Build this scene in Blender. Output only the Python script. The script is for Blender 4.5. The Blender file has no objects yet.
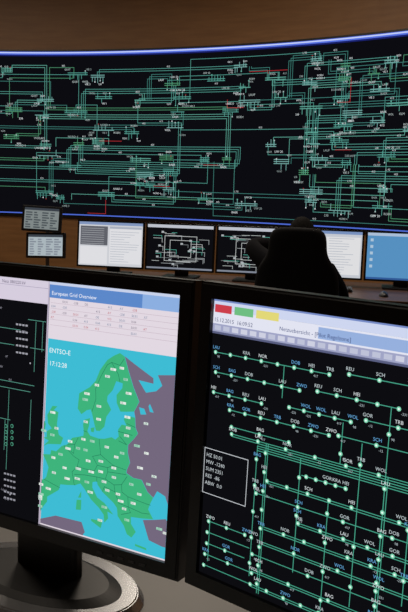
import bpy,bmesh,math,random
from mathutils import Vector,Matrix
random.seed(11)
scene=bpy.context.scene
try: scene.view_settings.view_transform='Standard'
except Exception as e: print(e)
F=800.0
CAM=Vector((0,0,1.34)); PITCH=math.radians(8.25); ROLL=math.radians(1.72)
Rcam=Matrix.Rotation(math.radians(90)-PITCH,3,'X')@Matrix.Rotation(ROLL,3,'Z')
cd=bpy.data.cameras.new('camera'); cam=bpy.data.objects.new('camera',cd); scene.collection.objects.link(cam)
cam.matrix_world=Matrix.Translation(CAM)@Rcam.to_4x4()
cd.sensor_fit='VERTICAL'; cd.sensor_height=36; cd.lens=36*F/612; cd.clip_start=.02
scene.camera=cam
def ray(u,v): return Rcam@Vector(((u-204)/F,(306-v)/F,-1))
def lin(c):
    c=c/255; return c/12.92 if c<=.04045 else ((c+.055)/1.055)**2.4
def L(rgb): return tuple(lin(c) for c in rgb)+(1,)
_m={}
def emat(rgb,s=1.0):
    k=('e',rgb,s)
    if k in _m: return _m[k]
    m=bpy.data.materials.new('screen_pixel'); m.use_nodes=True; nt=m.node_tree; nt.nodes.clear()
    e=nt.nodes.new('ShaderNodeEmission'); o=nt.nodes.new('ShaderNodeOutputMaterial')
    e.inputs[0].default_value=L(rgb); e.inputs[1].default_value=s; nt.links.new(e.outputs[0],o.inputs[0]); _m[k]=m; return m
def pmat(name,rgb,rough=.5,metal=0,var=.12,scale=30,spec=.5):
    k=(name,)
    if k in _m: return _m[k]
    m=bpy.data.materials.new(name); m.use_nodes=True; nt=m.node_tree; b=nt.nodes['Principled BSDF']
    tc=nt.nodes.new('ShaderNodeTexCoord'); n=nt.nodes.new('ShaderNodeTexNoise'); n.inputs['Scale'].default_value=scale
    r=nt.nodes.new('ShaderNodeValToRGB'); c=L(rgb)
    r.color_ramp.elements[0].color=tuple(x*(1-var) for x in c[:3])+(1,); r.color_ramp.elements[1].color=tuple(min(1,x*(1+var)) for x in c[:3])+(1,)
    nt.links.new(tc.outputs['Object'],n.inputs['Vector']); nt.links.new(n.outputs['Fac'],r.inputs[0]); nt.links.new(r.outputs[0],b.inputs['Base Color'])
    b.inputs['Roughness'].default_value=rough; b.inputs['Metallic'].default_value=metal; b.inputs['Specular IOR Level'].default_value=spec
    _m[k]=m; return m
def woodmat(name,c1,c2,sc=(1,1,12),rough=.5):
    m=bpy.data.materials.new(name); m.use_nodes=True; nt=m.node_tree; b=nt.nodes['Principled BSDF']
    tc=nt.nodes.new('ShaderNodeTexCoord'); mp=nt.nodes.new('ShaderNodeMapping'); mp.inputs['Scale'].default_value=sc
    n=nt.nodes.new('ShaderNodeTexNoise'); n.inputs['Scale'].default_value=2.5; n.inputs['Detail'].default_value=6
    r=nt.nodes.new('ShaderNodeValToRGB'); r.color_ramp.elements[0].color=L(c1); r.color_ramp.elements[1].color=L(c2)
    r.color_ramp.elements[0].position=.3; r.color_ramp.elements[1].position=.7
    nt.links.new(tc.outputs['Object'],mp.inputs[0]); nt.links.new(mp.outputs[0],n.inputs['Vector']); nt.links.new(n.outputs['Fac'],r.inputs[0]); nt.links.new(r.outputs[0],b.inputs['Base Color'])
    b.inputs['Roughness'].default_value=rough; return m
BLK=pmat('black_plastic',(20,20,22),.4); BEZ=pmat('bezel_plastic',(12,12,14),.3)
SIL=pmat('silver_plastic',(176,178,182),.25,.75,.03); WOOD=woodmat('wood_panel',(134,92,52),(150,105,62),(1,1,9))
DWOOD=woodmat('desk_wood',(70,44,30),(92,60,42),(1,8,8)); GRY=pmat('desk_laminate',(180,178,176),.45,0,.03)
FLR=pmat('carpet',(60,58,60),.95,0,.3,80); CEI=pmat('ceiling_paint',(150,140,125),.9,0,.04)
FAB=pmat('chair_fabric',(20,20,22),.85,0,.3,200,.2); CLO=pmat('sweater_cloth',(16,16,21),.95,0,.3,150,.15)
SKN=pmat('skin',(196,148,122),.55,0,.05); HAIR=pmat('hair',(14,11,9),.9,0,.4,120,.15); MET=pmat('metal',(120,122,125),.3,.9)
WHT=pmat('white_paint',(230,230,228),.5,0,.03)
def link(o,parent=None,mb=None):
    scene.collection.objects.link(o)
    if parent: o.parent=parent
    if mb is not None: o.matrix_basis=mb
    return o
def empty(name,mat=Matrix()):
    o=bpy.data.objects.new(name,None); o.empty_display_size=.1; link(o); o.matrix_basis=mat; return o
def mesh(name,v,f,mats,parent=None,mb=None,mi=None,smooth=False):
    me=bpy.data.meshes.new(name); me.from_pydata([tuple(p) for p in v],[],[tuple(q) for q in f])
    for m in (mats if isinstance(mats,list) else [mats]): me.materials.append(m)
    if mi is not None: me.polygons.foreach_set('material_index',mi)
    if smooth: me.polygons.foreach_set('use_smooth',[True]*len(me.polygons))
    me.update(); o=bpy.data.objects.new(name,me); return link(o,parent,mb)
def box(name,c,s,mat,parent=None,mb=None,bev=.005,seg=2,taper=None,smooth=False):
    bm=bmesh.new(); bmesh.ops.create_cube(bm,size=1)
    for v in bm.verts:
        t=taper if (taper and v.co.y>0) else 1
        v.co=Vector((v.co.x*s[0]*t+c[0],v.co.y*s[1]+c[1],v.co.z*s[2]*t+c[2]))
    if bev>0: bmesh.ops.bevel(bm,geom=bm.edges[:],offset=bev,segments=seg,affect='EDGES',profile=.5)
    me=bpy.data.meshes.new(name); bm.to_mesh(me); bm.free(); me.materials.append(mat)
    if smooth: me.polygons.foreach_set('use_smooth',[True]*len(me.polygons))
    return link(bpy.data.objects.new(name,me),parent,mb)
def cyl(name,p,q,r1,r2,mat,parent=None,mb=None,n=24,sy=1):
    p=Vector(p);q=Vector(q); d=(q-p); bm=bmesh.new()
    bmesh.ops.create_cone(bm,cap_ends=True,segments=n,radius1=r1,radius2=r2,depth=d.length)
    R=d.to_track_quat('Z','Y').to_matrix().to_4x4()
    bmesh.ops.transform(bm,matrix=Matrix.Translation((p+q)/2)@R@Matrix.Diagonal((1,sy,1,1)),verts=bm.verts)
    bmesh.ops.bevel(bm,geom=[e for e in bm.edges if len(e.link_faces)==2 and e.calc_face_angle(0)>.8],offset=min(r1,r2,d.length)*.15,segments=2,affect='EDGES')
    me=bpy.data.meshes.new(name); bm.to_mesh(me); bm.free(); me.materials.append(mat)
    return link(bpy.data.objects.new(name,me),parent,mb)
# ---------------- flat drawing of display content ----------------
_g={}
def glyph(s):
    if s in _g: return _g[s]
    c=bpy.data.curves.new('t','FONT'); c.body=s; c.size=1; c.resolution_u=2; o=bpy.data.objects.new('t',c); scene.collection.objects.link(o)
    bpy.context.view_layer.update(); me=o.to_mesh(); r=([(v.co.x,v.co.y) for v in me.vertices],[tuple(p.vertices) for p in me.polygons]); o.to_mesh_clear()
    bpy.data.objects.remove(o); bpy.data.curves.remove(c); _g[s]=r; return r
class Canvas:
    def __init__(s,mapf,step=None): s.m=mapf;s.step=step;s.v=[];s.f=[];s.c=[]
    def poly(s,pts,col,layer=1):
        n=len(s.v); s.v+=[s.m(x,y,layer) for x,y in pts]; s.f.append(tuple(range(n,n+len(pts)))); s.c.append(col)
    def line(s,p,q,w,col,layer=2):
        dx=q[0]-p[0];dy=q[1]-p[1];l=math.hypot(dx,dy)
        if l<1e-6: return
        nx,ny=-dy/l*w/2,dx/l*w/2; ex,ey=dx/l*w/2,dy/l*w/2
        p=(p[0]-ex,p[1]-ey);q=(q[0]+ex,q[1]+ey)
        k=1 if not s.step else max(1,int(l/s.step))
        for i in range(k):
            a=i/k;b=(i+1)/k
            A=(p[0]+(q[0]-p[0])*a,p[1]+(q[1]-p[1])*a);B=(p[0]+(q[0]-p[0])*b,p[1]+(q[1]-p[1])*b)
            s.poly([(A[0]+nx,A[1]+ny),(A[0]-nx,A[1]-ny),(B[0]-nx,B[1]-ny),(B[0]+nx,B[1]+ny)],col,layer)
    def path(s,pts,w,col,layer=2):
        for a,b in zip(pts,pts[1:]): s.line(a,b,w,col,layer)
    def rect(s,x0,y0,x1,y1,col,layer=1):
        if x1<x0:x0,x1=x1,x0
        if y1<y0:y0,y1=y1,y0
        k=1 if not s.step else max(1,int((x1-x0)/s.step))
        for i in range(k):
            a=x0+(x1-x0)*i/k;b=x0+(x1-x0)*(i+1)/k
            s.poly([(a,y0),(b,y0),(b,y1),(a,y1)],col,layer)
    def frame(s,x0,y0,x1,y1,w,col,layer=2): s.path([(x0,y0),(x1,y0),(x1,y1),(x0,y1),(x0,y0)],w,col,layer)
    def dot(s,x,y,r,col,layer=3,n=12): s.poly([(x+r*math.cos(2*math.pi*i/n),y+r*math.sin(2*math.pi*i/n)) for i in range(n)],col,layer)
    def text(s,t,x,y,size,col,layer=4):
        gv,gf=glyph(t); n=len(s.v); s.v+=[s.m(x+a*size,y+b*size,layer) for a,b in gv]
        for f in gf: s.f.append(tuple(n+i for i in f)); s.c.append(col)
    def build(s,name,parent=None,mb=None):
        cols=sorted(set(s.c)); ix={c:i for i,c in enumerate(cols)}
        return mesh(name,s.v,s.f,[emat(c) for c in cols],parent,mb,[ix[c] for c in s.c])
TEAL=(88,178,160);WH=(225,232,235)
# ---------------- room ----------------
CX,CY,R=-4.0,2.5,9.4
def arc(phi,r,z): return (CX+r*math.sin(phi),CY+r*math.cos(phi),z)
def arcwall(name,r,p0,p1,z0,z1,mat,n=60,parent=None,th=0):
    v=[];f=[]
    for i in range(n+1):
        p=p0+(p1-p0)*i/n; v+=[arc(p,r,z0),arc(p,r,z1),arc(p,r+th,z1),arc(p,r+th,z0)]
    for i in range(n):
        a=4*i;b=a+4
        for k in range(4): f.append((a+k,a+(k+1)%4,b+(k+1)%4,b+k))
    f.append((0,1,2,3)); f.append((4*n+3,4*n+2,4*n+1,4*n))
    return mesh(name,v,f,mat,parent)
d=math.radians
H=4.5
arcwall('wall_back',9.7,d(-24.5),d(63),0,H,WOOD,th=.15)
xl=CX+9.7*math.sin(d(-24.5)); yl=CY+9.7*math.cos(d(24.5)); xr=CX+9.7*math.sin(d(63)); yr=CY+9.7*math.cos(d(63))
box('wall_left',(xl-.05,(yl-3)/2,H/2),(.1,yl+3.2,H),WOOD,bev=0)
box('wall_right',(xr+.05,(yr-3)/2,H/2),(.1,yr+3.2,H),WOOD,bev=0)
box('wall_rear',((xl+xr)/2,-3.05,H/2),(xr-xl,.1,H),WOOD,bev=0)
box('floor',((xl+xr)/2,4.7,-.05),(xr-xl+.4,15.6,.1),FLR,bev=0)
box('ceiling',((xl+xr)/2,4.7,H+.05),(xr-xl+.4,15.6,.1),CEI,bev=0)
# ---------------- video wall ----------------
ZB,ZT=.915,3.215
P0,P1=d(-20),d(58)
vw=empty('video_wall',Matrix())
arcwall('cabinet',R+.012,P0-.004,P1+.004,ZB-.03,ZT+.03,BLK,80,vw,.26)
arcwall('display_surface',R,P0,P1,ZB,ZT,emat((12,12,17)),80,vw,.01)
def wmap(s_,z,l): return arc(s_/R,R-.002-.003*l,z)
W=Canvas(wmap,.25); s0,s1=P0*R,P1*R
def wp(u,v):
    r=ray(u,v); a=r.x**2+r.y**2; ox,oy=CAM.x-CX,CAM.y-CY; b=2*(ox*r.x+oy*r.y); c=ox*ox+oy*oy-R*R
    t=(-b+math.sqrt(b*b-4*a*c))/(2*a); p=CAM+r*t; return (math.atan2(p.x-CX,p.y-CY)*R,p.z)
W.rect(s0,ZT-.042,s1,ZT,(86,112,225),1); W.rect(s0,ZT-.024,s1,ZT-.008,(196,208,250),2)
W.rect(s0,ZT-.062,s1,ZT-.042,(26,34,110),1)
W.rect(s0,ZB+.008,s1,ZB+.024,(80,108,215),1)
W1=(84,158,146);W2=(66,132,124);W3=(98,172,156);W4=(80,150,112)
T=.0076
LBL=['NORD 4','UW 20','LAUF','ROEH','VIE 3','BAER','GUST','REM','WOL','KLM','413','238']
clusters=[]
rows=10; s=s0+.25
while s<s1-.4:
    for r_ in range(rows):
        if random.random()<.55:
            clusters.append((s+random.uniform(-.15,.15),ZB+.16+(ZT-ZB-.36)*(r_+random.uniform(.2,.8))/rows))
    s+=.5
for (x,z) in clusters:
    w=random.uniform(.12,.34); k=random.choice([1,2,2,3]); col=random.choice([W1,W3,W4,(120,175,170)])
    for i in range(k): W.line((x,z+i*.026),(x+w,z+i*.026),T*1.15,col,3)
    nt_=random.randint(3,6)
    for i in range(nt_):
        xx=x+w*(i+.5)/nt_; up=random.choice([-1,1]); ln=random.uniform(.04,.09)
        W.line((xx,z),(xx,z+up*ln),T*.9,col,3)
        if random.random()<.4: W.rect(xx-.008,z+up*ln-.008,xx+.008,z+up*ln+.008,random.choice([(170,190,190),(140,50,50),W3,(205,212,215)]),4)
    for i in range(random.randint(2,5)):
        yy=z+random.choice([.06,.095,-.045,-.08,-.11]); xx=x+random.uniform(-.1,w)
        W.text(random.choice(LBL),xx,yy,random.uniform(.03,.042),random.choice([(215,222,225),(180,192,192),(150,165,165)]),4)
used=[]
def free(xa,xb,z):
    if xa>xb: xa,xb=xb,xa
    for (a,b,zz) in used:
        if abs(zz-z)<.024 and not (xb<a or xa>b): return False
    return True
cnt=0
for n in range(2600):
    if cnt>175: break
    a=random.choice(clusters); near=[c for c in clusters if c is not a and .3<abs(c[0]-a[0])<random.choice([1.0,1.8,3.2]) and abs(c[1]-a[1])<.6]
    if not near: continue
    b=random.choice(near); col=random.choice([W1,W1,W2,W2,W3,W4])
    x0=a[0]+random.uniform(0,.25);x1=b[0]+random.uniform(0,.25); ym=(b[1] if random.random()<.5 else a[1])+random.uniform(-.12,.12)
    k=random.choice([1,1,2,2,3])
    if ym<ZB+.07 or ym+.03*k>ZT-.08: continue
    if not all(free(x0,x1,ym+.03*i) for i in range(k)): continue
    cnt+=1
    for i in range(k):
        g=.03*i; W.path([(x0+g,a[1]),(x0+g,ym+g),(x1+g,ym+g),(x1+g,b[1])],T*.8,col,2); used.append((min(x0,x1),max(x0,x1),ym+g))
    if random.random()<.5: W.text(random.choice(['413','L 92','405']),(x0+x1)/2,ym+.012+.03*(k-1),.034,(205,212,215),4)
def rp(pts,w=T):
    q=[wp(*p) for p in pts]; o=[q[0]]
    for p in q[1:]:
        l=o[-1]; o.append((p[0],l[1]) if abs(p[0]-l[0])>abs(p[1]-l[1]) else (l[0],p[1]))
    W.path(o,w*.9,(178,46,52),5)
rp([(250,72),(288,70)]);rp([(228,100),(228,108),(244,108)]);rp([(352,78),(352,102),(338,103)]);rp([(88,213),(106,213),(106,200)])
rp([(204,165),(218,166)]);rp([(336,150),(352,150)]);rp([(154,186),(170,187)]);rp([(100,141),(122,142)])
W.build('grid_diagram',vw)
arcwall('support_plinth',R+.05,P0+.02,P1-.02,0,ZB-.03,WOOD,60,vw,.2)
# ---------------- monitor builder ----------------
def monitor(name,C,yaw,tilt,w,h,bz,desk_z,base='oval',content=None,bottom=None):
    bb=bottom or bz
    root=empty(name,Matrix.Translation((C[0],C[1],desk_z))@Matrix.Rotation(-yaw,4,'Z'))
    hz=C[2]-desk_z; HM=Matrix.Translation((0,0,hz))@Matrix.Rotation(-tilt,4,'X')
    o=[(-w/2,-h/2),(w/2,-h/2),(w/2,h/2),(-w/2,h/2)]; i_=[(-w/2+bz,-h/2+bb),(w/2-bz,-h/2+bb),(w/2-bz,h/2-bz),(-w/2+bz,h/2-bz)]
    bm=bmesh.new(); V={}
    for k,(pts,y) in enumerate([(o,0),(i_,0),(i_,.006),(o,.022)]): V[k]=[bm.verts.new((x,y,z)) for x,z in pts]
    for k,k2 in ((0,1),(1,2),(0,3)):
        for j in range(4): bm.faces.new((V[k][j],V[k][(j+1)%4],V[k2][(j+1)%4],V[k2][j]))
    bmesh.ops.recalc_face_normals(bm,faces=bm.faces[:])
    bmesh.ops.bevel(bm,geom=[e for e in bm.edges if all(v in V[0] for v in e.verts)],offset=.003,segments=3,affect='EDGES')
    me=bpy.data.meshes.new('bezel'); bm.to_mesh(me); bm.free(); me.materials.append(BEZ); link(bpy.data.objects.new('bezel',me),root,HM)
    box('back_shell',(0,.034,0),(w-.004,.026,h-.004),BLK,root,HM,.004,2,.93)
    box('rear_housing',(0,.058,-.01),(w*.5,.03,h*.55),BLK,root,HM,.01,3,.8)
    sw,sh=w-2*bz,h-bz-bb; zc=(bb-bz)/2
    sx0,sx1,sy0,sy1=-sw/2,sw/2,zc-sh/2,zc+sh/2
    cv=Canvas(lambda x,y,l:(x,.0058-.0003*l,y))
    cv.rect(sx0,sy0,sx1,sy1,(13,13,17),0)
    HW=root.matrix_basis@HM; Hi=HW.inverted()
    def A(u,v):
        o_=Hi@CAM; dd=Hi.to_3x3()@ray(u,v); t=(.005-o_.y)/dd.y; p=o_+dd*t; return (p.x,p.z)
    if content: content(cv,A,sx0,sx1,sy0,sy1)
    cv.build('screen',root,HM)
    if bz>.015:
        for i in range(5): box('button_%d'%i,(w/2-.05-i*.016,-.0005,-h/2+bb*.45),(.009,.002,.003),pmat('button',(44,44,46),.4),root,HM,.0006)
    nw=w*.2
    box('neck',(0,.085,hz/2+.002),(nw,.022,hz-.004),BLK,root,None,.006)
    if base=='oval':
        cyl('base',(0,.07,.0005),(0,.07,.012),w*.3,w*.28,SIL,root,None,64,.62)
        cyl('base_cover',(0,.07,.012),(0,.07,.018),w*.24,w*.2,BLK,root,None,64,.55)
    else: box('base',(0,.06,.0075),(w*.5,.2,.014),BLK,root,None,.005)
    return root
w,h=.555,.362
DZ=.76
def left_content(cv,A,x0,x1,y0,y1):
    xd=A(45,400)[0]
    cv.rect(xd,y0,x1,y1,(226,216,226),1)
    ty=y1-.011
    cv.rect(xd,ty-.010,x1,y1,(92,136,202),2); cv.rect(x1-.055,ty-.010,x1,y1,(140,175,225),3)
    cv.rect(xd,y1-.004,x1,y1,(200,210,235),4)
    cv.text('European Grid Overview',xd+.004,ty-.006,.007,(240,245,255))
    my=A(47,338)[1]; mx1=x1-.003
    for i in range(5):
        yy=ty-.0165-i*.0072
        if yy<my+.002: break
        cv.line((xd+.003,yy),(x1-.003,yy),.0004,(190,170,185),2)
        for j in range(9):
            xx=xd+.004+j*.018
            if random.random()<.75: cv.text(random.choice(['50.01','DE','413','-238','AT','0.04']),xx,yy+.0015,.0042,random.choice([(120,110,130),(190,90,100),(110,130,160)]))
    SEA=(62,188,212); G=(62,180,124); GY=(116,104,126)
    cv.rect(xd+.001,y0+.002,mx1,my,SEA,2)
    def ll(lo,la):
        px=96+4.75*(lo-12)*math.cos(math.radians(la)); fx=(px-46)/122; fy=.012+(71.3-la)*5.65/212
        return (min(max(xd+.001+fx*(mx1-xd-.001),xd+.001),mx1),min(max(my-fy*(my-y0-.002),y0+.002),my))
    P=lambda pts,col,l:cv.poly([ll(*p) for p in pts],col,l)
    EAST=[(29.6,45.2),(28.2,46),(27,48),(24.5,48),(22.6,48.6),(22.8,49.2),(24,50.7),(23.6,52.5),(24,54),(26.5,55.5),(28,56.5),(27.5,57.5),(28,59.4),(28,60.5),(31,62.5),(29.8,65),(29,68),(28.5,70.5)]
    P(EAST+[(33,69.4),(41,67.3),(40,66.3),(33,66.5),(35,64.4),(40,65),(44,66.2),(44,68),(54,68.5),(60,71.3),(90,71.3),(90,42),(41,42),(37.5,45),(39,47.2),(35,46.3),(36.5,45.3),(33.5,44.6),(33,46),(31,46.6)],GY,3)
    P([(26,40.5),(26.3,39.5),(27,37),(30,36.5),(36,36.5),(36,34),(36,33),(90,33),(90,41),(41,41.5),(36,41.5),(32,41.8),(29,41.1)],GY,3)
    P([(-30,35),(-6,35.6),(-2,35.1),(3,36.6),(10,36.8),(11,35),(10.5,33),(12,31),(-30,31)],GY,3)
    P([(30.5,60.2),(32.8,60.4),(32.5,61.4),(30.5,61.5)],SEA,5);P([(34.5,61),(36,61),(35.5,62.5),(34.6,62)],SEA,5)
    P([(5,62),(5.3,59),(7,58),(9,59),(10.5,59.3),(11.2,58.5),(12.5,56.2),(13,55.4),(14.3,55.5),(16,56.5),(16.8,58.5),(18.8,60),(17.2,61.5),(17.5,62.5),(20,63.8),(22,65.6),(25,65.4),(24.5,64.5),(21.5,63),(21.3,61.5),(22.5,60),(25,60.2),(28,60.5),(31,62.5),(29.8,65),(29,68),(28.5,70.5),(26,71),(22,70.3),(18,69.3),(14,67.2),(12,65),(9.5,63.6)],G,5)
    P([(8.2,57),(10.5,57.6),(10.3,56),(9.8,54.8),(8.6,54.8),(8.1,56)],G,5);P([(11,55.7),(12.4,56),(12.2,55),(11.2,55)],G,5)
    P([(-1.8,43.4),(-9,43.2),(-9,41),(-9.4,38.7),(-8.9,37),(-6.3,36.8),(-5.5,36),(-2,36.8),(-.5,38),(.2,39),(0,40),(3,42),(3.2,43.2),(5,43.4),(7.5,43.8),(9,44.4),(10.3,43.5),(12.3,41.8),(14.5,40.6),(15.8,39.5),(16,38),(17,39),(16.8,40.3),(18.4,40),(16,41.8),(14,42.5),(12.5,44.2),(12.5,45.3),(13.8,45.6),(14,45),(15.5,43.8),(18.5,42.3),(19.4,41.5),(19.5,40),(21,38.5),(21.7,37),(22.8,36.6),(24,37.9),(22.9,39.2),(23,40.5),(26,40.8),(28.8,41.2),(27.8,42.8),(28.6,44),(29.6,45.2),(28.2,46),(27,48),(24.5,48),(22.6,48.6),(22.8,49.2),(24,50.7),(23.6,52.5),(24,54),(26.5,55.5),(28,56.5),(27.5,57.5),(28,59.4),(24.5,59.5),(23.5,58.6),(24.3,57.6),(22.5,57.6),(21,56.5),(21,55.2),(19.8,54.5),(18.5,54.8),(16,54.2),(14,54),(11,54.2),(9.8,55),(8.6,55),(8.6,53.9),(7,53.5),(4.8,53),(3.5,51.5),(1.7,50.9),(.2,49.6),(-1.5,49.6),(-1.5,48.7),(-4.7,48.4),(-2.5,47.3),(-1.2,46),(-1.3,44)],G,5)
    P([(-5.5,50.1),(-3,50.7),(1.3,51.2),(1.7,52.6),(0,53),(-1.5,55),(-2,57.5),(-4,57.7),(-3,58.6),(-5,58.5),(-6,56.5),(-4.8,54.8),(-3,54),(-4.5,53.2),(-4,52),(-5.2,51.8),(-3,51.4)],G,5)
    P([(-6.2,52.2),(-9,51.6),(-8.8,53.8),(-8,55.2),(-5.6,54.6)],G,5)
    for q in ([(8.3,39),(9.7,39.2),(9.6,41.2),(8.3,41)],[(8.6,41.5),(9.5,41.6),(9.4,43)],[(12.5,38),(15.5,38.2),(15.1,36.7),(12.6,37.6)],[(23.6,35.2),(26.3,35),(26.2,35.4),(23.6,35.6)]): P(q,G,5)
    for q in ([(-1.8,43.4),(3.2,42.5)],[(-8.8,42),(-6.3,41.8),(-7,40),(-7.2,37.3)],[(2.5,51.1),(6,49.5),(8,49),(7.6,47.6),(6.2,46.3),(7.2,44),(7.5,43.8)],[(7.6,47.6),(10,47.5),(13,47.6),(13.8,48.8)],[(7,45.9),(10,46.3),(13.7,46.5),(13.8,45.6)],[(14.2,53.9),(14.8,51),(12.2,50.3),(13.8,48.8),(17,48.8),(18.8,49.5),(16,50.5),(14.8,51)],[(17,48.8),(17,48),(20,48.2),(22.5,48.3)],[(18.8,49.5),(22.6,49.2)],[(17,48),(16.3,46.5),(18.8,45.8),(21,46.2),(22.8,48)],[(13.7,46.5),(16.3,46.5)],[(18.8,45.8),(19,44.5),(16,45),(15.5,44)],[(21,46.2),(21,44.8),(22.6,44.2),(27,43.8),(28.6,43.7)],[(22.6,44.2),(22.5,42.3),(26,41.8),(28,42)],[(19,44.5),(20,42.5),(22.5,42.3),(23,41.3),(20.5,40.5)],[(11.2,59),(12.5,61.5),(12.2,63.5),(14.5,66),(18,68.4),(20.5,69),(25,68.7),(28,70)],[(20.5,69),(23.5,67),(23.8,65.6)],[(21,56.2),(26,56)],[(24.5,58),(27.5,57.6)],[(21,54.4),(23.6,54),(21.5,55.3)],[(6.9,53.3),(6,51.8),(6,50),(2.5,51.1)],[(6,51.8),(3.5,51.4)],[(8.5,54.9),(9.9,54.8)]):
        cv.path([ll(*p) for p in q],.0006,(30,112,84),6)
    for lo,la in [(8,60.8),(8.5,62),(13,64),(14,60),(18,66),(21,67.5),(26,68),(27,66),(27,63.5),(24,61.5),(14,57.5),(9.3,56.5),(25,59),(25,57),(24,55.5),(-2,52.5),(-4,57),(-1,54),(-8,53),(0,48),(2,49),(4,46.5),(1,45),(5,44.5),(-4,42),(-6,40),(-3,39),(-8,39.5),(0,41.5),(-4,37.5),(9,53),(12,53),(10,51),(7.5,51),(11,49),(4.5,52),(4,50.5),(8,47),(12,47),(15,47.5),(8,45),(11,44.8),(12,43),(16,40.8),(15,49.5),(19,48.8),(17,52.5),(20,51),(22,52),(19,47),(16,45.7),(17,44.2),(20,44),(20.5,42.8),(24,46.5),(26,45),(24,43),(21.5,41.5),(22,39.5),(27,50),(31,49),(30,53),(27,54),(32,58.5),(34,39),(30,39.5),(29,47.3),(15,38)]:
        x,y=ll(lo,la); x-=.004; ww=random.choice([.0072,.0085,.0065])
        cv.rect(x,y,x+ww,y+.0031,random.choice([(232,240,234),(212,228,220),(160,212,188)]),7)
        cv.text(random.choice(['0.1','-24','310','DE']),x+.001,y+.0006,.003,(50,80,70),8)
    cv.text('ENTSO-E',*A(50,352),.0088,(235,250,250),8);cv.text('17:12:28',*A(50,365),.0085,(235,250,250),8)
    hy=A(20,301)[1]; cv.rect(x0,hy,xd-.001,y1,(214,205,222),1); cv.line((x0,y1-.010),(xd,y1-.010),.0005,(150,140,170),2)
    cv.text('Netz 380/220 kV',A(2,290)[0],y1-.008,.006,(90,80,110))
    cv.rect(xd-.0022,y0,xd,y1,(190,180,200),3)
    for u,v0,v1 in [(9,390,470),(36,322,372),(43,322,352),(5,420,450),(31,400,440)]:
        a=A(u,v0);b=A(u,v1); cv.line(a,(a[0],b[1]),.0007,(90,160,142),2)
    for u0,v,u1 in [(-60,330,20),(-60,345,14),(-40,386,34),(28,322,46),(-60,420,10),(-60,392,30),(30,350,44)]:
        a=A(u0,v);b=A(u1,v); cv.line((a[0],b[1]),b,.0007,(90,160,142),2)
    for k in range(80):
        u=random.uniform(-240,38);v=random.uniform(308,500); x,y=A(u,v)
        if x<x0+.004 or x>xd-.014: continue
        if random.random()<.75: cv.text(random.choice(['380','T21','0.0','-97','MW','110 kV']),x,y,.004,(150,150,162))
        else: cv.dot(x,y,.0012,random.choice([(110,180,150),(170,170,180)]))
    for v in range(446,470,6):
        for u in (6,12): 
            x,y=A(u,v-20); cv.dot(x,y,.0026,(80,160,132),3); cv.dot(x,y,.0017,(13,13,17),4)
    for i in range(5):
        x,y=A(4,474+i*6)
        for j in range(4): cv.rect(x+j*.0055,y,x+j*.0055+.004,y+.0024,(150,150,160),3)
        x,y=A(16,325+i*7)
        for j in range(4): cv.rect(x+j*.0055,y,x+j*.0055+.004,y+.0024,(160,160,170),3)
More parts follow.
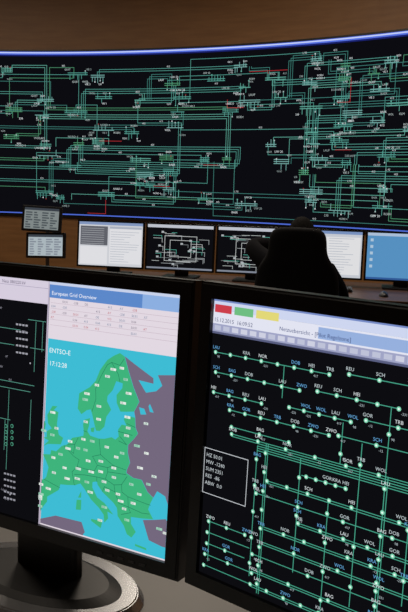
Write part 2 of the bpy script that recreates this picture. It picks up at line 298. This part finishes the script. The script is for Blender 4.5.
def right_content(cv,A,x0,x1,y0,y1):
    cv.rect(x0,y1-.012,x1,y1,(206,214,240),1)
    cv.rect(x0,y1-.0025,x1,y1,(120,140,200),2)
    cv.rect(x0+.002,y1-.015,x0+.026,y1-.006,(205,62,76),3)
    cv.rect(x0+.030,y1-.015,x0+.056,y1-.006,(110,190,130),3)
    cv.rect(x0+.060,y1-.015,x0+.090,y1-.006,(226,216,120),3)
    cv.rect(x0,y1-.028,x1,y1-.012,(226,228,242),2)
    cv.rect(x0+.14,y1-.026,x1,y1-.014,(150,176,222),3)
    cv.text('15.12.2015  16:09:52',x0+.002,y1-.0255,.0065,(70,80,120),5)
    cv.text('Netzuebersicht - [Pilot Regelzone]',x0+.092,y1-.024,.0062,(60,75,130),5)
    cv.rect(x0,y1-.037,x1,y1-.028,(160,164,198),2)
    for j in range(30): cv.rect(x0+.003+j*.0125,y1-.0352,x0+.012+j*.0125,y1-.0298,random.choice([(206,208,226),(190,194,216)]),3)
    cv.rect(x0,y1-.0395,x1,y1-.037,(90,95,130),2)
    t=.0009; C1=(70,162,136); MC=(128,214,178)
    LB=['GOR','BAG','WOL','SCH','LAU','REU','NOR','KRA','TRB','HEI','DOB','ZWO']
    nodes=[]
    def node(x,y,lab=True):
        if x<x0+.004 or x>x1-.004 or y<y0+.004 or y>y1-.045: return
        if any(abs(x-a)<.0085 and abs(y-b)<.0075 for a,b in nodes): return
        nodes.append((x,y))
        cv.dot(x,y,.0024,MC,5); cv.dot(x,y,.0011,(236,252,245),6)
        if lab and random.random()<.7: cv.text(random.choice(LB),x-.004,y+.004,.0052,random.choice([(215,222,225),(190,202,206),(100,165,215)]),6)
        if lab and random.random()<.35: cv.text(random.choice(['-231','98','417','-12']),x+.003,y-.0055,.0036,(170,182,188),6)
    def H_(xa,xb,y,n=0,k=1,g=.0026):
        xa=max(xa,x0+.003);xb=min(xb,x1-.003)
        for i in range(k): cv.line((xa,y-i*g),(xb,y-i*g),t,C1,3)
        for i in range(n): node(xa+(xb-xa)*(i/max(1,n-1)),y)
    def V_(x,ya,yb,n=0,k=1,g=.0026):
        ya=min(ya,y1-.045);yb=max(yb,y0+.003)
        for i in range(k): cv.line((x+i*g,ya),(x+i*g,yb),t,C1,3)
        for i in range(n): node(x,ya+(yb-ya)*(i+.5)/n)
    X=lambda u,v=450:A(u,v)[0]
    Y=lambda v,u=212:A(u,v)[1]
    r1=Y(352,216); H_(X(216,352),X(330,370),r1,8); H_(X(350,368),x1,r1+.004,11)
    r2=Y(372,216); H_(X(216,372),X(300,388),r2,6); V_(X(284,370),r1,r2-.012,1); H_(X(318,388),X(400,400),r2+.003,5)
    r3=Y(392,214); H_(X(214,392),X(262,400),r3,4); H_(X(290,400),X(352,410),r3+.003,5); H_(X(368,400),x1,r3+.008,10)
    r4=Y(410,230); H_(X(230,410),X(330,425),r4,7); H_(X(340,420),x1,r4+.002,9)
    r5=Y(434,232); H_(X(232,434),x1,r5,14,2); r6=Y(446,258); H_(X(258,446),x1,r6,0,3)
    H_(X(232,424),X(290,430),r5+.008,3)
    V_(X(266,450),r5,y0+.004,8,2); V_(X(256,470),r6,y0+.02,5); V_(X(300,470),r6,Y(560,262),3)
    V_(X(345,400),r3,r5,2); V_(X(388,450),r5,y0+.03,6,2); V_(X(330,480),Y(478,262),y0+.01,4)
    yy=r6-.018
    for i in range(11):
        k=random.choice([1,1,2,2]); xa=random.choice([X(266,500),X(256,500),X(300,500)]); xb=random.choice([x1,X(345,500),X(388,500),x1,X(420,500)+.06])
        H_(xa,xb,yy,random.randint(5,10),k); yy-=.0175
    for i in range(5):
        yq=Y(520,206)-i*.0135; H_(X(206,520)+random.uniform(0,.006),X(250,520)+random.uniform(-.006,.01),yq,random.randint(2,3))
    V_(X(210,520),Y(514,206),Y(560,206),0)
    for i in range(10):
        xx=x0+.2+i*.028; V_(xx,r1-random.uniform(0,.1),y0+random.uniform(.01,.15),4)
    a=A(206,447);b=A(246,506); cv.rect(a[0],a[1],b[0],b[1],(13,13,17),7); cv.frame(a[0],a[1],b[0],b[1],.0008,(200,205,210),8)
    for i,tx in enumerate(['HZ 50.01','MW -1240','SUM 2351','RES  -86','ABW  0.0']): cv.text(tx,a[0]+.003,a[1]-.0095-i*.0082,.0062,(190,198,202),9)
monitor('computer_monitor',(-.2592,1.0438,1.0555),.5123,.061,w,h,.0185,DZ,'oval',left_content,.0195)
monitor('computer_monitor',(.2018,.7233,1.0565),.7013,.0417,w,h,.0185,DZ,'oval',right_content,.0195)
# foreground desk
dm=Matrix.Translation((-.03,.90,0))@Matrix.Rotation(-math.radians(35),4,'Z')
fd=empty('control_desk',dm)
box('desk_top',(0,-.13,DZ-.015),(2.6,.86,.03),GRY,fd,None,.004)
for i,x in enumerate((-1.2,0,1.2)): box('leg_%d'%(i+1),(x,-.12,(DZ-.03)/2),(.04,.7,DZ-.03),GRY,fd,None,.003)
box('rear_panel',(0,.25,(DZ-.03)/2+.04),(2.36,.02,DZ-.12),DWOOD,fd,None,.003)
# ---------------- operator desk row ----------------
ry=math.radians(11); ro=Vector((.325,5.675,0)); rm=Matrix.Translation(ro)@Matrix.Rotation(-ry,4,'Z'); MZ=.70
od=empty('operator_desk',rm)
box('desk_top',(.1,-.13,MZ-.015),(4.4,1.0,.03),DWOOD,od,None,.004)
for i,x in enumerate((-2.0,-.75,1.3,2.2)): box('leg_%d'%(i+1),(x,-.1,(MZ-.03)/2),(.04,.8,MZ-.03),DWOOD,od,None,.003)
box('rear_panel',(.1,.34,(MZ-.03)/2+.03),(4.3,.02,MZ-.09),DWOOD,od,None,.003)
def app(cv,A,x0,x1,y0,y1):
    cv.rect(x0,y0,x1,y1,(204,206,212),1);cv.rect(x0,y1-.02,x1,y1,(130,150,190),2)
    cv.rect(x0+.01,y0+.15,x0+.22,y1-.03,(96,98,106),2);cv.rect(x0+.01,y0+.01,x0+.22,y0+.14,(222,222,226),2)
    for i in range(8): cv.line((x0+.02,y0+.16+i*.016),(x0+.19,y0+.16+i*.016),.004,(160,162,168),3)
    cv.rect(x0+.235,y0+.02,x1-.01,y1-.03,(222,222,226),2); cv.rect(x0+.235,y1-.045,x1-.01,y1-.03,(170,176,190),3)
    for i in range(13): cv.line((x0+.245,y0+.035+i*.018),(x0+.245+random.uniform(.1,.22),y0+.035+i*.018),.003,(165,172,184),3)
def sch(cv,A,x0,x1,y0,y1):
    cv.rect(x0,y1-.022,x1,y1,(190,194,204),1);cv.rect(x0,y0,x1,y0+.012,(130,136,150),1)
    for k in range(34):
        a=(random.uniform(x0+.02,x1-.1),random.uniform(y0+.03,y1-.05)); l=random.uniform(.03,.12)
        cv.path([a,(a[0]+l,a[1]),(a[0]+l,a[1]-random.choice([0,.02,.03]))],.0028,random.choice([(190,195,195),(170,175,178),TEAL,(130,136,140)]),2)
        if random.random()<.4: cv.rect(a[0],a[1],a[0]+.018,a[1]+.012,(170,176,180),3)
    cv.frame(x0+.13,y0+.06,x1-.12,y1-.08,.0032,(200,204,204),2); cv.frame(x0+.17,y0+.09,x1-.16,y1-.11,.0032,(200,204,204),2)
def blu(cv,A,x0,x1,y0,y1):
    cv.rect(x0,y0,x1,y1,(86,144,192),1);cv.rect(x0,y1-.02,x1,y1,(170,190,215),2);cv.rect(x0,y0,x1,y0+.014,(50,90,150),2)
    for i in range(5): cv.rect(x0+.02,y1-.06-i*.045,x0+.04,y1-.04-i*.045,(170,195,215),2)
def doc(cv,A,x0,x1,y0,y1):
    cv.rect(x0,y0,x1,y1,(196,200,208),1);cv.rect(x0,y1-.02,x1,y1,(120,145,190),2);cv.rect(x0+.24,y0+.02,x1-.01,y1-.04,(222,222,224),2)
    for i in range(14): cv.line((x0+.26,y0+.035+i*.018),(x0+.26+random.uniform(.08,.18),y0+.035+i*.018),.003,(160,168,182),3)
for i,ct in enumerate((app,sch,sch,doc,blu)):
    p=rm@Vector(((i-2)*.523,0,0)); monitor('computer_monitor',(p.x,p.y,.925),ry,math.radians(4),.512,.345,.013,MZ,'rect',ct)
tp=empty('touch_panel_stand',Matrix.Translation((-1.2,5.93,MZ))@Matrix.Rotation(-.1,4,'Z'))
cyl('pole',(.0,.09,.01),(0,.09,.42),.014,.014,MET,tp); cyl('base',(0,.09,0),(0,.09,.015),.09,.085,BLK,tp)
for k,(x,z,rl) in enumerate(((-.02,.395,.03),(.01,.2,-.02))):
    hm=Matrix.Translation((x,0,z))@Matrix.Rotation(rl,4,'Y')@Matrix.Rotation(-.12,4,'X')
    box('panel_%d'%(k+1),(0,.02,0),(.3,.03,.19),BLK,tp,hm,.006)
    cyl('arm_%d'%(k+1),(0,.03,z),(0,.09,z),.012,.012,MET,tp)
    cv=Canvas(lambda x,y,l:(x,.0045-.0005*l,y)); cv.rect(-.13,-.078,.13,.078,(128,136,136) if k==0 else (170,182,188),1)
    cv.rect(-.13,.06,.13,.078,(60,66,74),2)
    for i in range(7):
        for j in range(4): cv.rect(-.12+j*.062,-.07+i*.018,-.12+j*.062+random.uniform(.02,.055),-.06+i*.018,(74,82,86) if k==0 else (130,138,150),2)
    cv.build('screen_%d'%(k+1),tp,hm)
def keyboard(mat):
    k=empty('keyboard',mat); box('case',(0,0,.01),(.44,.14,.02),BLK,k,None,.004)
    bm=bmesh.new()
    for r_ in range(5):
        for c in range(16): bmesh.ops.create_cube(bm,size=1,matrix=Matrix.Translation((-.2+c*.0267,-.052+r_*.025,.023))@Matrix.Diagonal((.021,.019,.008,1)))
    me=bpy.data.meshes.new('keys'); bm.to_mesh(me); bm.free(); me.materials.append(pmat('key_plastic',(45,45,48),.5)); link(bpy.data.objects.new('keys',me),k)
keyboard(rm@Matrix.Translation((.5,-.25,MZ))); keyboard(rm@Matrix.Translation((-.4,-.42,MZ)))
ms=empty('computer_mouse',rm@Matrix.Translation((.92,-.42,MZ)))
bm=bmesh.new(); bmesh.ops.create_uvsphere(bm,u_segments=20,v_segments=12,radius=1)
for v in bm.verts: v.co=Vector((v.co.x*.03,v.co.y*.055,max(0,v.co.z)*.032))
me=bpy.data.meshes.new('shell'); bm.to_mesh(me); bm.free(); me.materials.append(BLK); link(bpy.data.objects.new('shell',me),ms)
cyl('wheel',(-.004,.03,.027),(.004,.03,.027),.008,.008,MET,ms)
ph=empty('desk_telephone',rm@Matrix.Translation((1.2,-.4,MZ)))
v=[(-.1,-.11,0),(.1,-.11,0),(.1,.11,0),(-.1,.11,0),(-.1,-.11,.02),(.1,-.11,.02),(.1,.11,.075),(-.1,.11,.075)]
mesh('body',v,[(3,2,1,0),(4,5,6,7),(0,1,5,4),(1,2,6,5),(2,3,7,6),(3,0,4,7)],BLK,ph)
box('handset',(-.065,0,.075),(.04,.2,.03),BLK,ph,None,.01)
for i in range(12): box('key_%d'%i,(.0+(i%3)*.028,-.07+(i//3)*.028,.035+(i//3)*.007),(.02,.018,.012),WHT,ph,None,.002)
box('display',(.03,.07,.07),(.09,.04,.008),pmat('lcd',(110,130,120),.3),ph,None,.002)
# ---------------- chair ----------------
cmx=Matrix.Translation((.555,4.70,0))@Matrix.Rotation(-ry,4,'Z')
ch=empty('office_chair',cmx)
def loft(name,secs,mat,parent,mb=None):
    n=16;v=[];f=[]
    for (cx,cy,cz,hw,hd,bend) in secs:
        for i in range(n):
            a=2*math.pi*i/n; c,s_=math.cos(a),math.sin(a); x=hw*math.copysign(abs(c)**.5,c); y=hd*math.copysign(abs(s_)**.6,s_)
            v.append((cx+x,cy+y+bend*(x/hw)**2,cz))
    for k in range(len(secs)-1):
        for i in range(n): f.append((k*n+i,k*n+(i+1)%n,(k+1)*n+(i+1)%n,(k+1)*n+i))
    f.append(tuple(reversed(range(n)))); f.append(tuple(range((len(secs)-1)*n,len(secs)*n)))
    o=mesh(name,v,f,mat,parent,mb,smooth=True); m=o.modifiers.new('s','SUBSURF'); m.levels=2;m.render_levels=2; return o
loft('backrest',[(0,-.17,.50,.15,.02,.02),(0,-.18,.52,.21,.035,.03),(0,-.19,.62,.245,.04,.05),(0,-.205,.78,.25,.04,.055),(0,-.22,.90,.235,.038,.045),(0,-.225,.95,.20,.036,.03),(0,-.23,1.0,.165,.036,.02),(0,-.235,1.08,.165,.038,.02),(0,-.235,1.13,.15,.034,.02),(0,-.235,1.15,.10,.02,.01)],FAB,ch)
box('seat',(0,.04,.42),(.5,.5,.07),FAB,ch,None,.03,4,smooth=True)
box('seat_pan',(0,.02,.38),(.3,.3,.02),BLK,ch,None,.005)
box('back_bracket',(0,-.2,.44),(.08,.06,.2),BLK,ch,None,.01); box('back_arm',(0,-.13,.375),(.08,.2,.02),BLK,ch,None,.006)
cyl('gas_column',(0,0,.08),(0,0,.375),.03,.025,MET,ch)
for s_ in (-1,1):
    box('armrest_post',(s_*.275,.02,.53),(.03,.05,.28),BLK,ch,None,.008); box('armrest_pad',(s_*.275,.05,.68),(.075,.26,.03),BLK,ch,None,.012,3)
    box('armrest_link',(s_*.23,.02,.395),(.12,.05,.02),BLK,ch,None,.006)
for k in range(5):
    a=2*math.pi*k/5+.3; e=Vector((.3*math.cos(a),.3*math.sin(a),.075)); cyl('base_spoke_%d'%k,(0,0,.1),e,.028,.018,BLK,ch)
    t_=Vector((-math.sin(a),math.cos(a),0))*.022; c=Vector((e.x,e.y,.03)); cyl('caster_%d'%k,c-t_,c+t_,.03,.03,BLK,ch)
# ---------------- person ----------------
pe=empty('seated_operator',cmx)
def skin(name,V,E,mat,parent,root=0,lv=2,mb=None):
    me=bpy.data.meshes.new(name); me.from_pydata([p[:3] for p in V],E,[]); me.materials.append(mat); o=bpy.data.objects.new(name,me); link(o,parent,mb)
    m=o.modifiers.new('skin','SKIN'); m.use_smooth_shade=True
    for i,p in enumerate(V):
        r=p[3]; r2=p[4] if len(p)>4 else r; me.skin_vertices[0].data[i].radius=(r,r2); me.skin_vertices[0].data[i].use_root=(i==root)
    s=o.modifiers.new('sub','SUBSURF'); s.levels=lv; s.render_levels=lv; return o
B=[(0,0,.56,.16,.13),(0,-.02,.68,.15,.115),(0,-.02,.80,.165,.12),(0,0,.89,.14,.10),(0,.015,.945,.06),(0,.03,.99,.052),
 (-.17,0,.91,.072),(-.25,.06,.965,.062),(-.31,.12,1.01,.055),(-.24,.20,1.02,.046),(-.13,.235,1.01,.032),
 (.17,0,.885,.065),(.235,.06,.78,.052),(.26,.13,.72,.046),(.22,.28,.735,.036),(.19,.37,.742,.028),
 (-.10,.05,.53,.09),(-.12,.25,.53,.08),(-.12,.43,.52,.062),(-.12,.45,.30,.055),(-.12,.44,.10,.038),
 (.10,.05,.53,.09),(.12,.25,.53,.08),(.12,.43,.52,.062),(.12,.45,.30,.055),(.12,.44,.10,.038)]
E=[(0,1),(1,2),(2,3),(3,4),(4,5),(3,6),(6,7),(7,8),(8,9),(9,10),(3,11),(11,12),(12,13),(13,14),(14,15),(0,16),(16,17),(17,18),(18,19),(19,20),(0,21),(21,22),(22,23),(23,24),(24,25)]
bd=skin('body',B,E,CLO,pe)
for s_ in (-1,1):
    skin('shoe',[(s_*.12,.42,.05,.042,.045),(s_*.12,.50,.045,.045,.04),(s_*.125,.60,.035,.04,.03),(s_*.125,.66,.03,.025)],[(0,1),(1,2),(2,3)],BLK,pe)
skin('neck_skin',[(0,.03,.96,.05),(0,.035,1.01,.05),(0,.045,1.06,.05)],[(0,1),(1,2)],SKN,pe)
hc=Vector((0,.05,1.077))
bm=bmesh.new(); bmesh.ops.create_uvsphere(bm,u_segments=48,v_segments=36,radius=1)
for v in bm.verts:
    x,y,z=v.co; X=x*.077;Y=y*.095;Z=z*.115
    if z<0: X*=1+.28*z; Y*=1+.12*z*(1 if y>0 else 2.2)
    if y>0:
        g=lambda cx,cz,sx,sz:math.exp(-((x-cx)/sx)**2-((z-cz)/sz)**2)
        Y+=.024*g(0,-.22,.12,.10)+.014*g(0,-.08,.09,.16)+.006*g(0,.2,.5,.08)-.010*g(.38,.02,.16,.09)-.010*g(-.38,.02,.16,.09)+.007*g(0,-.5,.25,.05)+.006*g(0,-.6,.22,.05)+.012*g(0,-.85,.3,.15)
    v.co=Vector((X,Y,Z))+hc
me=bpy.data.meshes.new('head'); bm.to_mesh(me); bm.free(); me.materials.append(SKN); me.polygons.foreach_set('use_smooth',[True]*len(me.polygons)); link(bpy.data.objects.new('head',me),pe)
bm=bmesh.new(); bmesh.ops.create_uvsphere(bm,u_segments=48,v_segments=36,radius=1)
for v in bm.verts:
    x,y,z=v.co; v.co=Vector((x*.084,y*.102-.004,z*.122+.003))+hc
    v.co+=Vector((x,y,z))*random.uniform(-.0015,.0015)
rm_=[v for v in bm.verts if ((v.co.z-hc.z)<.055 and (v.co.y-hc.y)>.012+.5*max(0,v.co.z-hc.z)) or (v.co.z-hc.z)<-.075]
bmesh.ops.delete(bm,geom=rm_,context='VERTS')
me=bpy.data.meshes.new('hair'); bm.to_mesh(me); bm.free(); me.materials.append(HAIR); me.polygons.foreach_set('use_smooth',[True]*len(me.polygons)); o=link(bpy.data.objects.new('hair',me),pe)
m=o.modifiers.new('so','SOLIDIFY'); m.thickness=.008
EW=pmat('eye_white',(235,235,230),.2);EI=pmat('iris',(50,36,28),.2);LP=pmat('lips',(160,90,84),.5)
for s_ in (-1,1):
    for nm,r,off,mt in (('eye',.0125,0,EW),('iris',.0062,.009,EI)):
        bm=bmesh.new(); bmesh.ops.create_uvsphere(bm,u_segments=16,v_segments=12,radius=r,matrix=Matrix.Translation(hc+Vector((s_*.030,.073+off,.002)))); me=bpy.data.meshes.new(nm); bm.to_mesh(me); bm.free(); me.materials.append(mt); link(bpy.data.objects.new(nm,me),pe)
    skin('ear',[(s_*.074,.04,1.062,.006,.01),(s_*.084,.035,1.082,.006,.014),(s_*.083,.035,1.102,.005,.011)],[(0,1),(1,2)],SKN,pe)
box('mouth',(0,hc.y+.086,hc.z-.062),(.042,.012,.009),LP,pe,None,.004,3)
def hand(M,side,curl):
    V=[(0,0,0,.024,.02),(0,.035,0,.034,.016),(0,.075,0,.036,.014)]; skin('palm',V,[(0,1),(1,2)],SKN,pe,0,2,M)
    for k,(x,l) in enumerate(((-.028,.066),(-.010,.075),(.009,.070),(.027,.055))):
        p=Vector((x,.07,0)); pts=[(p.x,p.y,p.z,.0095)]; ang=0
        for sg in (.45,.32,.23):
            ang+=curl; p=p+Vector((x*.02,math.cos(ang),-math.sin(ang)))*l*sg*1.15; pts.append((p.x,p.y,p.z,.0088-.0008*len(pts)))
        skin('finger_%d'%(k+1),pts,[(0,1),(1,2),(2,3)],SKN,pe,0,2,M)
    skin('thumb',[(side*.018,.022,-.002,.012),(side*.043,.048,-.01,.010),(side*.052,.075,-.018,.0088)],[(0,1),(1,2)],SKN,pe,0,2,M)
hand(Matrix.Translation((.185,.385,.745))@Matrix.Rotation(.2,4,'Z'),-1,.25)
# left hand supports the chin
yv=Vector((.78,-.35,-.05)).normalized(); zv=Vector((.2,.9,.1)); zv=(zv-yv*zv.dot(yv)).normalized(); xv=yv.cross(zv)
M=Matrix((xv,yv,zv)).transposed().to_4x4(); M.translation=Vector((-.125,.235,1.008)); M=M@Matrix.Diagonal((.95,.95,.95,1)); hand(M,-1,.38)
# ---------------- lights ----------------
def area(sx,sy,e,col):
    l=bpy.data.lights.new('lamp','AREA'); l.shape='RECTANGLE'; l.size=sx;l.size_y=sy;l.energy=e;l.color=col
    return bpy.data.objects.new('lamp',l)
WARM=(1,.87,.72)
for i,(x,y,e) in enumerate([(-1.5,.3,32),(-3.5,5.5,50),(-.2,5.5,48),(2.6,5.0,36),(-4.5,9,55),(0,8.2,55)]):
    r=empty('ceiling_light',Matrix.Translation((x,y,H)))
    box('housing',(0,0,-.025),(1.24,.34,.05),WHT,r,None,.004)
    box('diffuser',(0,0,-.055),(1.16,.26,.01),emat((255,236,208),1.5),r,None,.002)
    link(area(1.1,.24,e,WARM),r,Matrix.Translation((0,0,-.07)))
wd=bpy.data.worlds.new('world'); scene.world=wd; wd.use_nodes=True; wd.node_tree.nodes['Background'].inputs[0].default_value=(.05,.045,.04,1); wd.node_tree.nodes['Background'].inputs[1].default_value=.3
